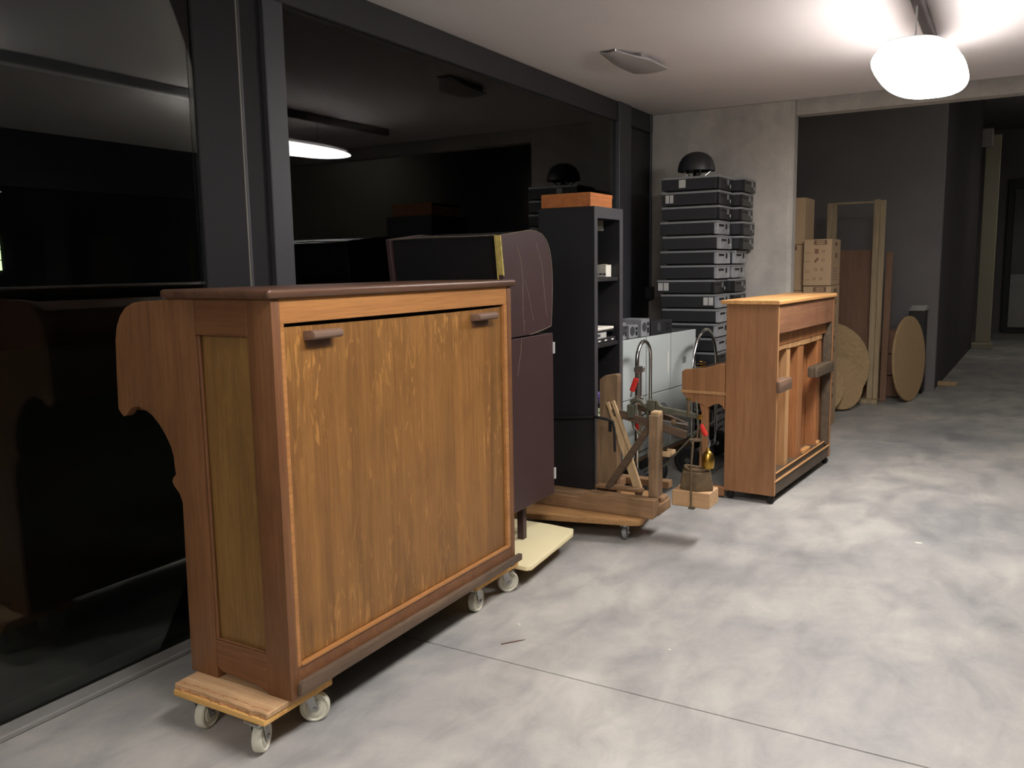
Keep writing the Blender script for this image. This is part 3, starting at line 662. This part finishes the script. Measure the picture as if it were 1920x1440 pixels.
# ================================================================ GREY COMPUTER TOWERS ON A PALLET
ang = -math.atan2(.12, 1.16)
PA = thing('pallet', 'low dark timber pallet under the grey computer cases', 'pallet', (-2.2, 5.248, 0), ang)
for i in range(4): MB(PA, True).box((-.21+.055*i*1.0, -.02, .14), (-.21+.055*i+.045, 1.19, .165)).build('board', 'oldwood', PA, .002)
for y in (0.0, .54, 1.08): MB(PA, True).box((-.21, y, .0), (0.0, y+.09, .14)).build('bearer', 'oldwoodx', PA, .003)
rows = [(0, .335), (.342, .725), (.735, 1.168)]
cn = ['left', 'middle', 'right']
for k, (a, b) in enumerate(rows):
    for j, (za, zb_) in enumerate(((.166, .592), (.5935, 1.006))):
        lab = f"grey computer case, {cn[k]} one of the {'upper' if j else 'lower'} row beside the black bookcase"
        t = thing('computer_case', lab, 'computer case', (-2.2+math.sin(-ang)*a, 5.248+math.cos(ang)*a, za), ang, 'grey computer cases')
        h = zb_-za; wd = b-a
        MB(t, True).box((-.20, .003, 0), (-.014, wd-.003, h)).build('chassis', 'grey_dark', t, .003)
        sp_ = MB(t, True).box((-.014, .003, .004), (0, wd-.003, h)).build('side_cover', 'grey_case', t, .003)
        if j == 0 and k < 2:
            m = MB(t, True)
            for rr in (.075, .055, .035): m.tube([(.001, wd*.66+rr*math.cos(q*PI/12), h*.62+rr*math.sin(q*PI/12)) for q in range(24)], .003, 5, True)
            m.build('fan_grille', 'grey_dark', sp_)
        if j == 1 and k == 1: MB(t, True).box((0, wd-.045, .13), (.0012, wd-.03, h-.13)).build('white_label', 'paper', sp_)
        if j == 1 and k == 2: MB(t, True).box((0, wd*.45, .17), (.0008, wd*.6, .22)).build('badge', 'pc_edge', sp_)
# loose drives and power supplies on top of them
def psu(label, x, y, z, sx, sy, sz, rot, mat, group='loose computer parts'):
    t = thing('power_supply', label, 'computer part', (x, y, z), rot, group)
    MB(t, True).box((-sx/2, -sy/2, 0), (sx/2, sy/2, sz)).build('housing', mat, t, .003)
    MB(t, True).lathe([(0, 0), (.032, 0), (.032, .003), (.0, .003)], (sx/2-.001, -sy*.15, sz*.55), (1, 0, 0), 16).build('fan_guard', 'grey_dark', t)
    MB(t, True).box((sx/2, sy*.2, sz*.2), (sx/2+.002, sy*.4, sz*.5)).build('socket', 'dark', t)
    MB(t, True).box((sx/2, sy*.2, sz*.6), (sx/2+.002, sy*.4, sz*.8)).build('switch', 'dark', t)
zt_ = 1.0065
psu('narrow silver power supply at the left on top of the grey computer cases', -2.29, 5.31, zt_, .15, .07, .115, ang, 'pc_silver')
psu('wide silver drive cage on top of the grey computer cases', -2.285, 5.47, zt_, .15, .13, .09, ang, 'pc_silver')
psu('upright silver power supply with dark sockets on top of the grey computer cases', -2.26, 5.625, zt_, .15, .12, .125, ang, 'pc_silver')
psu('black drive unit at the right on top of the grey computer cases', -2.24, 5.90, zt_, .15, .34, .095, ang, 'pc_black')

# ================================================================ HAND TRUCKS
def hand_truck(label, x, ya, yb, ztop, wy):
    t = thing('hand_truck', label, 'hand truck', (x, (ya+yb)/2, 0), 0, 'chrome hand trucks')
    r = (yb-ya)/2; cy = (ya+yb)/2
    path = [(x, ya, .10)]+[(x, ya, .3), (x, ya, ztop-r)]+[(x, cy-r*math.cos(PI*i/12), ztop-r+r*math.sin(PI*i/12)) for i in range(1, 12)]+[(x, yb, ztop-r), (x, yb, .3), (x, yb, .10)]
    MB(t).tube(path, .013, 10).build('frame', 'chrome', smooth=True)
    for z in (.28, .52): MB(t).tube([(x, ya, z), (x, yb, z)], .009, 8).build('crossbar', 'chrome', smooth=True)
    MB(t).box((x-.012, ya-.02, .004), (x+.16, yb+.02, .012)).build('toe_plate', 'zinc', None, .002)
    MB(t).box((x-.012, ya-.02, .004), (x, yb+.02, .14)).build('toe_upright', 'zinc', None, .002)
    MB(t).tube([(x+.0, wy[0]-.03, .1), (x+.0, wy[1]+.03, .1)], .008, 8).build('axle', 'zinc')
    for y in wy:
        wl = MB(t).lathe([(0, -.018), (.055, -.018), (.058, -.026), (.085, -.026), (.1, -.012), (.1, .012), (.085, .026), (.058, .026), (.055, .018), (0, .018)], (x, y, .1), (0, 1, 0), 24).build('wheel', 'black_rubber', smooth=True)
        MB(t).lathe([(0, -.022), (.022, -.022), (.022, .022), (0, .022)], (x, y, .1), (0, 1, 0), 12).build('hub', 'zinc', wl)
hand_truck('narrow chrome hand truck standing in front of the left grey computer case', -2.06, 5.15, 5.385, 1.005, (5.08, 5.455))
hand_truck('wide chrome hand truck with a rounded handle behind the keyboard of the red-brown piano', -1.945, 5.93, 6.50, 1.02, (5.85, 6.56))

# ================================================================ STACKS OF DESKTOP COMPUTERS
def make_pc(kind):
    t = thing('desktop_computer', '', 'computer', (0, 0, 0))
    L, W, H = .47, .335, .115       # length along x (front at x=0), width along y, pitch
    MB(t, True).box((-L, 0, .012), (-.03, W, H-.018)).build('cover', 'pc_black', t, .002)
    MB(t, True).box((-L-.002, -.003, H-.018), (.001, W+.003, H-.001)).build('lid_edge', 'pc_edge', t, .002)
    MB(t, True).box((-L+.04, .03, 0), (-.04, W-.03, .012)).build('feet', 'black_rubber', t)
    fp = MB(t, True).box((-.03, 0, .008), (0, W, H-.018)).build('front_panel', 'pc_silver' if kind == 'silver' else 'pc_front', t, .003)
    MB(t, True).box((0, .03, .068), (.0015, W*.5, .086)).build('drive_slot', 'dark', fp)
    MB(t, True).box((0, W*.62, .05), (.002, W*.75, .09)).build('port_bay', 'dark' if kind == 'silver' else 'pc_edge', fp)
    MB(t, True).box((0, W*.84, .03), (.002, W*.90, .055)).build('badge', 'sticker', fp)
    return t
protoS, protoB = make_pc('silver'), make_pc('black')
usedp = {'s': False, 'b': False}
sticker_me = None
def put_pc(kind, x, y, z, rot, label, group, st=None):
    src = protoS if kind == 's' else protoB
    if not usedp[kind]: t = src; usedp[kind] = True
    else: t = dup(src)
    t.location = (x, y, z); t.rotation_euler = (0, 0, rot); t['label'] = label; t['group'] = group; t['category'] = 'computer'
    return t
random.seed(11)
A_kinds = 'bbbsssssbsssss'+'sbsss'; A_kinds = 'bbbssssbssssbssbsss'
B_kinds = 'bbbbbssbbsbssbssbss'
stk = []
for i in range(19):
    z = (18-i)*.115
    jx, jr = random.uniform(-.012, .012), random.uniform(-.02, .02)
    if i in (7,): jx -= .03
    stk.append(put_pc(A_kinds[i], -1.972+jx, 6.615, z, jr*.6, f"{'black' if A_kinds[i]=='b' else 'silver-fronted'} desktop computer, {ORD[i]} from the top of the nearer stack".replace('topmost from', 'topmost at'), 'desktop computers in the nearer stack'))
    dx = .085 if i < 5 else (.03 if i < 9 else 0)
    put_pc(B_kinds[i], -1.972+dx+random.uniform(-.012, .012), 6.975, z-.001*0, random.uniform(-.012, .012), f"{'black' if B_kinds[i]=='b' else 'silver-fronted'} desktop computer, {ORD[i]} from the top of the stack against the column".replace('topmost from', 'topmost at'), 'desktop computers in the stack against the column')
def side_sticker(t, x0, x1, n=2):
    wd = (x1-x0)/n
    for i in range(n):
        MB(t, True).box((x0+wd*i+.003, -.0012, .03), (x0+wd*(i+1)-.003, 0, .092)).build('paper_label', 'sticker', t)
side_sticker(stk[1], -.44, -.37); side_sticker(stk[7], -.465, -.37); side_sticker(stk[8], -.12, -.035); side_sticker(stk[0], -.33, -.27, 1)

# dome on the stack
DM = thing('dome_lamp', 'black dome on a shiny foot on top of the computer stack', 'lamp', (-2.22, 6.80, 2.185))
zz = 2.1845
MB(DM).lathe([(.148, 0), (.146, .03), (.135, .07), (.112, .108), (.078, .135), (.04, .148), (0, .152), (0, .147), (.038, .143), (.075, .130), (.108, .104), (.130, .068), (.141, .03), (.143, 0), (.148, 0)], (-2.22, 6.80, zz+.055), seg=32).build('dome', 'pc_black', smooth=True)
MB(DM).lathe([(0, 0), (.075, 0), (.075, .010), (.03, .016), (.022, .05), (.022, .10), (0, .10)], (-2.22, 6.80, zz), seg=20).build('foot', 'chrome', smooth=True)
for a in range(5):
    q = 2*PI*a/5+.3
    MB(DM).tube([(-2.22+.06*math.cos(q), 6.80+.06*math.sin(q), zz+.012), (-2.22+.132*math.cos(q), 6.80+.132*math.sin(q), zz+.07)], .006, 6).build('strut', 'chrome')

# ================================================================ RED-BROWN PIANO (local: back face x=0, length along +y)
P2 = thing('upright_piano', 'smaller red-brown upright piano with open slatted back and pale lid, beside the weighing scale', 'piano', (-1.203, 5.29, 0), math.radians(-4.2))
def mb(): return MB(P2, True)
Lp, D, zb2, zt2 = 1.345, .325, .055, 1.25
mb().box((-D, 0, zb2), (0, .03, zt2)).build('side_panel', 'mahog', P2, .002)
mb().box((-D, Lp-.03, zb2), (0, Lp, zt2)).build('side_panel', 'mahog', P2, .002)
for ya_, yb_ in ((-.02, .42), (.421, .9), (.901, Lp+.012)):
    pass
ld = mb().prism([(-D-.035, 1.2505), (.012, 1.2505), (.012, 1.268), (.004, 1.276), (-.16, 1.276), (-.163, 1.272), (-.166, 1.276), (-D-.03, 1.276), (-D-.035, 1.268)], 'Y', -.014, Lp+.014).build('lid', 'pine_top', P2, .003)
mb().box((-.022, .03, 1.07), (-.002, Lp-.03, 1.25)).build('back_top_panel', 'mahogy', P2, .003)
mb().box((-.13, .03, .985), (-.042, Lp-.03, 1.25)).build('pin_block', 'spruce', P2, .003)
# stepped pieces under the pin block
for i, (a, b, h) in enumerate(((.03, .22, .952), (.228, .37, .955), (.376, .49, .95), (.50, .62, .948), (.626, .70, .95), (.705, .90, .946), (.93, 1.10, .948), (1.115, 1.20, .95), (1.225, 1.31, .985))):
    if h < .98: mb().box((-.125, a, h), (-.046, b, .9845)).build('wedge', 'spruce_l', P2, .002)
mb().box((-.20, .03, zb2+.01), (-.13, Lp-.03, .985)).build('soundboard', 'spruce', P2)
for a, b, mt in ((.373, .444, 'spruce_l'), (.635, .755, 'spruce'), (1.118, 1.20, 'spruce')):
    mb().box((-.13, a, .16), (-.052, b, .947)).build('back_post', mt, P2, .003)
for y in (.20, .53, .90, 1.03, 1.25):
    mb().box((-.13, y, .16), (-.115, y+.018, .90 if y != .90 else .68)).build('soundboard_rib', 'spruce_l' if y == .90 else 'spruce', P2, .002)
mb().box((-.05, .03, .15), (-.004, .036, 1.07)).build('side_lining', 'spruce_l', P2)
mb().box((-.0015, .002, zb2+.002), (.002, .014, 1.25)).build('lit_edge_strip', 'spruce_l', P2)  # pale strip paints the light on the side panel's edge
mb().box((-.06, Lp-.06, .15), (-.004, Lp-.03, 1.07)).build('side_lining', 'base2', P2, .002)
mb().box((-.20, .03, zb2), (-.004, Lp-.03, .140)).build('bottom_rail', 'base2', P2, .004)
mb().box((-.20, .03, .140), (-.028, Lp-.03, .172)).build('bottom_ledge', 'base2', P2, .002)
mb().box((-.034, .03, .172), (-.024, Lp-.03, .178)).build('ledge_bead', 'pine_top', P2, .001)
mb().box((-.008, .0, .140), (.004, Lp, .149)).build('bottom_moulding', 'pine_top', P2, .002)
for a, b in ((.78, .95), (1.14, 1.20)): mb().box((-.075, a, .173), (-.038, b, .20)).build('pale_block', 'pine_top', P2, .004)
for ya_, yb_, mt in ((-.005, .245, 'handlewood'), (.835, 1.285, 'base2')):
    mb().box((-.045, ya_ if ya_ > .02 else .0305, .708), (-.001, yb_, .782)).box((-.001, ya_, .708), (.024, yb_, .782)).build('carrying_bar', mt, P2, .008, 2)
# keyboard side
ck = [(-.33, .575), (-.345, .60), (-.37, .615), (-.40, .607), (-.43, .59), (-.455, .575), (-.47, .60), (-.55, .612), (-.58, .635), (-.61, .66), (-.62, .70),
      (-.622, .81), (-.60, .825), (-.50, .835), (-.42, .85), (-.37, .872), (-.33, .875)]
for a in (.0, Lp-.03):
    mb().prism(ck, 'Y', a, a+.03).build('key_cheek', 'mahog', P2, .003)
    mb().prism([(-.47, .60), (-.44, .585), (-.445, .10), (-.465, .06), (-.50, .06), (-.50, .11), (-.485, .55), (-.50, .60)], 'Y', a+.002, a+.04).build('key_leg', 'mahog', P2, .004)
    mb().box((-.52, a+.0, .01), (-D, a+.03, .075)).build('toe_block', 'mahog', P2, .006)
mb().box((-.624, -.004, .672), (-D+.001, .0, .690)).build('cheek_moulding', 'spruce_l', P2, .001)
mb().box((-.60, .03, .665), (-D, Lp-.03, .70)).build('keybed', 'mahogy', P2, .003)
mb().prism([(-.60, .70), (-D, .70), (-D, .86), (-.42, .84), (-.60, .81)], 'Y', .032, Lp-.032).build('fallboard', 'mahogy', P2, .004)
mb().box((-D, .03, zb2+.02), (-D+.015, Lp-.03, 1.25)).build('front_panel', 'darkcab', P2, .002)
for x, y in ((-.03, .03), (-.03, Lp-.03), (-.29, .03), (-.29, Lp-.03)):
    cf = mb().tube([(x, y, .03), (x, y, .056)], .012, 8).build('castor', 'iron', P2)
    mb().lathe([(0, -.012), (.02, -.012), (.026, -.006), (.026, .006), (.02, .012), (0, .012)], (x, y, .026), (0, 1, 0), 16).build('wheel', 'black_rubber', cf, smooth=True)
# little coil on the key cheek
o = MB().tube([(.03*math.cos(i*.45)*(1-.004*i), .03*math.sin(i*.45), .003+.0012*i) for i in range(34)], .003, 5)
one('wire_coil', o, 'brass', 'small coil of brass wire lying on the key cheek of the red-brown piano', 'wire', (-1.70, 5.36, .832), smooth=True)

# ================================================================ CARTONS BEHIND THE COLUMN
def carton(label, x0, y0_, z0_, wx, wy, h, rot=0, logo=True):
    t = thing('carton', label, 'carton', (x0, y0_, z0_), rot, 'moving cartons behind the concrete column')
    MB(t, True).box((0, 0, 0), (wx, wy, h)).build('box', 'carton', t, .004)
    MB(t, True).box((wx*.02, wy*.46, h), (wx*.98, wy*.54, h+.0015)).build('packing_tape', 'paper2', t)
    if logo:
        lx0, lx1 = wx*.38, wx*.82
        m = MB(t, True)
        zt0 = h*.885
        a = [(lx0, zt0), (lx1, zt0), (lx1, zt0+h*.085), (lx0, zt0+h*.085)]
        for (p0, p1) in zip(a, a[1:]+a[:1]):
            m.box((min(p0[0], p1[0])-.003, -.001, min(p0[1], p1[1])-.003), (max(p0[0], p1[0])+.003, 0, max(p0[1], p1[1])+.003))
        m.box((lx0, -.001, zt0), (lx0+.02, 0, zt0+h*.085)); m.box((lx1-.02, -.001, zt0), (lx1, 0, zt0+h*.085))
        for i in range(4):
            xx = lx0+(lx1-lx0)*(.24+.14*i); m.box((xx, -.001, zt0+.010), (xx+.009, 0, zt0+h*.085-.010))
        pi_ = m.build('printed_logo', 'print_', t); pi_['kind'] = 'stuff'
        m = MB(t, True)
        m.box((wx*.40, -.001, h*.69), (wx*.54, 0, h*.79)); m.box((wx*.40, -.001, h*.50), (wx*.47, 0, h*.56)); m.box((wx*.46, -.001, h*.54), (wx*.54, 0, h*.60))
        for xx, zz_ in ((.66, .69), (.66, .50), (.40, .30), (.62, .30), (.36, .10), (.60, .10)):
            cx, cz, s_ = wx*(xx+.05), h*(zz_+.05), .010
            for dx, dz, ww, hh in ((-s_, 0, .002, s_), (s_, 0, .002, s_), (0, -s_, s_, .002), (0, s_, s_, .002)):
                m.box((cx+dx-ww, -.001, cz+dz-hh), (cx+dx+ww, 0, cz+dz+hh))
        for zz_ in (.70, .52, .32, .28, .12): m.box((wx*.06, -.001, h*zz_), (wx*.24, 0, h*zz_+.004))
        pi_ = m.build('printed_icons', 'print_', t); pi_['kind'] = 'stuff'
        m = MB(t, True); m.box((wx, wy*.42, h*.60), (wx+.001, wy*.62, h*.70)); m.box((wx, wy*.35, h*.86), (wx+.001, wy*.65, h*.93))
        for zz_ in (.36, .30, .24, .18, .12): m.box((wx, wy*.2, h*zz_), (wx+.001, wy*.75, h*zz_+.004))
        pi_ = m.build('printed_side_marks', 'print_', t); pi_['kind'] = 'stuff'
    return t
lv = ['bottom', 'second', 'third', 'topmost']
for i in range(5):
    carton(f"plain cardboard box, {['bottom','second','third','fourth','topmost'][i]} in the stack half hidden by the concrete column", -1.985, 8.06, .0+i*.4165, .365, .36, .414, -.03, i == 3)
for i in range(4):
    z_ = i*.432 if i < 3 else 1.2965
    carton(f"printed cardboard moving box, {lv[i]} of the stack behind the red-brown piano", -1.607, 7.99-(.02 if i == 3 else 0), z_, .238, .40, .429 if i < 3 else .408, -.02)

# ================================================================ REAR STORAGE: frame, boards, round tops
FR = thing('timber_rack', 'tall pale timber frame standing in the dark rear area', 'rack', (-1.44, 9.72, 0))
MB(FR).box((-1.725, 9.70, 0), (-1.63, 9.76, 2.12)).build('post', 'post', None, .004)
MB(FR).box((-1.262, 9.68, .05), (-1.205, 9.76, 2.14)).build('post', 'post', None, .004)
MB(FR).box((-1.203, 9.70, .05), (-1.155, 9.78, 2.13)).build('post', 'post', None, .004)
MB(FR).box((-1.725, 9.71, 2.105), (-1.20, 9.75, 2.125)).build('top_rail', 'post', None, .003)
MB(FR).box((-1.34, 9.64, 0), (-1.15, 9.80, .05)).build('foot', 'post', None, .004)
MB(FR).box((-1.76, 9.66, 0), (-1.60, 9.80, .02)).build('foot', 'post', None, .004)
def board(label, xa, xb, y, z0, z1, th, lean, mat, name='board'):
    m = MB().box(((xa-xb)/2, 0, 0), ((xb-xa)/2, th, z1-z0))
    return one(name, m, mat, label, 'board', ((xa+xb)/2, y, z0), .003, rot=(-lean, 0, 0), group='boards leaning in the rear')
board('wide brown board leaning behind the left part of the timber frame', -1.75, -1.275, 9.86, .004, 1.63, .03, .05, 'brownboard')
board('narrow red-brown board leaning to the right of the timber frame', -1.155, -1.09, 9.86, .004, 1.60, .03, .05, 'brownboard')
BX = thing('wooden_crate', 'brown wooden crate standing right of the timber frame on the floor', 'crate', (-1.12, 10.3, 0))
for a in (-1.262, -1.0): MB(BX).box((a, 10.22, .0), (a+.02, 10.62, .72)).build('side', 'brownboard', None, .003)
for i in range(3): MB(BX).box((-1.24, 10.21, .01+.24*i), (-1.002, 10.23, .24+.24*i)).build('plank', 'brownboard', None, .003)
MB(BX).box((-1.24, 10.60, 0), (-1.002, 10.62, .72)).build('back', 'brownboard'); MB(BX).box((-1.262, 10.215, .72), (-.98, 10.62, .735)).build('lid', 'brownboard', None, .003)
def round_top(label, c, r, normal, th=.026, mat='disc', notch=False):
    n = Vector(normal).normalized()
    t = thing('round_tabletop', label, 'tabletop', (c[0], c[1], 0), 0, 'round wooden tops')
    MB(t).lathe([(0, -th/2), (r-.004, -th/2), (r, -th/2+.004), (r, th/2-.004), (r-.004, th/2), (0, th/2)], c, n, 48).build('disc', mat, smooth=True)
    e = Vector((0, 0, 1)).cross(n).normalized(); u_ = n.cross(e)
    MB(t).bar(Vector(c)-e*r*.6-n*(th/2+.012), Vector(c)+e*r*.6-n*(th/2+.012), .07, .024, u_).build('batten', mat, None, .003)
    return t
round_top('round chipboard tabletop standing on edge beside the wooden crate', (-.895, 10.03, .46), .458, (.968, -.245, .05))
round_top('large round wooden top leaning behind the end of the red-brown piano', (-1.60, 9.30, .445), .44, (.50, -.84, .14))
round_top('smaller round wooden top in front of the leaning round top', (-1.61, 8.78, .295), .29, (.62, -.75, .2), .05)
round_top('third round wooden top leaning low behind the red-brown piano', (-1.44, 9.10, .275), .265, (.72, -.66, .2), .05)
DC = thing('dark_cabinet', 'low dark cabinet in the shadow behind the upright round tabletop', 'cabinet', (-.92, 10.75, 0))
MB(DC).box((-.97, 10.64, 0), (-.80, 10.93, .94)).build('body', 'darkcab', None, .004)
for z in (.05, .50): MB(DC).box((-.96, 10.63, z), (-.81, 10.64, z+.42)).build('door', 'darkcab', None, .003)
for i in range(4):
    o = MB().box((-.085, -.12, 0), (.085, .12, .014))
    one('paper_stack', o, 'sticker', ['bottom', 'second', 'third', 'topmost'][i]+' pale paper pad in the small pile on the dark cabinet', 'paper pad', (-.885+.012*(i % 2), 10.77, .9405+.0145*i), .002, rot=(0, 0, .06*(i-1.5)), group='paper pads on the dark cabinet')
o = MB().prism([(-.10, -.05), (.02, -.06), (.11, -.02), (.12, .03), (.03, .04), (-.02, .08), (-.10, .06)], 'Z', 0, .05)
one('wood_scrap', o, 'palewood', 'pale wood scrap on the floor right of the upright round tabletop', 'wood scrap', (-.60, 11.45, 0), .008)
# dark cupboard by the pale wall on the right (seen mirrored in the glass)
CUP = thing('cupboard', 'dark double-door cupboard against the pale wall, mirrored in the glass', 'cupboard', (1.95, 8.7, 0))
MB(CUP).box((1.75, 8.0, 0), (2.19, 9.4, 1.72)).build('body', 'darkcab', None, .004)
for a in (8.01, 8.705): dd = MB(CUP).box((1.735, a, .06), (1.75, a+.685, 1.70)).build('door', 'darkcab', None, .004); MB(CUP).box((1.72, a+.32, .9), (1.735, a+.34, 1.05)).build('handle', 'zinc', dd)

# ================================================================ BITS ON THE FLOOR
random.seed(4)
for i, (x, y, s_) in enumerate(((-1.72, 2.98, .010), (-.90, 3.62, .007), (-1.08, 3.05, .007), (-.35, 4.9, .02))):
    pts = [(s_*math.cos(q*PI/3)*random.uniform(.6, 1.2), s_*math.sin(q*PI/3)*random.uniform(.4, .9)) for q in range(6)]
    lab = ['white paper scrap on the floor near the far end of the oak piano', 'small white scrap on the open floor in front of the scale', 'tiny white scrap on the floor below the middle of the picture', 'white scrap on the floor right of the red-brown piano'][i]
    one('paper_scrap', MB().prism(pts, 'Z', 0, .0025), 'paper', lab, 'paper scrap', (x, y, 0), group='scraps on the floor')
o = MB().prism([(-.05, -.004), (.03, -.003), (.055, .0), (.03, .004), (-.05, .003)], 'Z', 0, .002)
one('dark_splinter', o, 'lid', 'thin dark splinter lying on the floor in front of the oak piano', 'splinter', (-1.66, 2.82, 0), rot=(0, 0, .9))
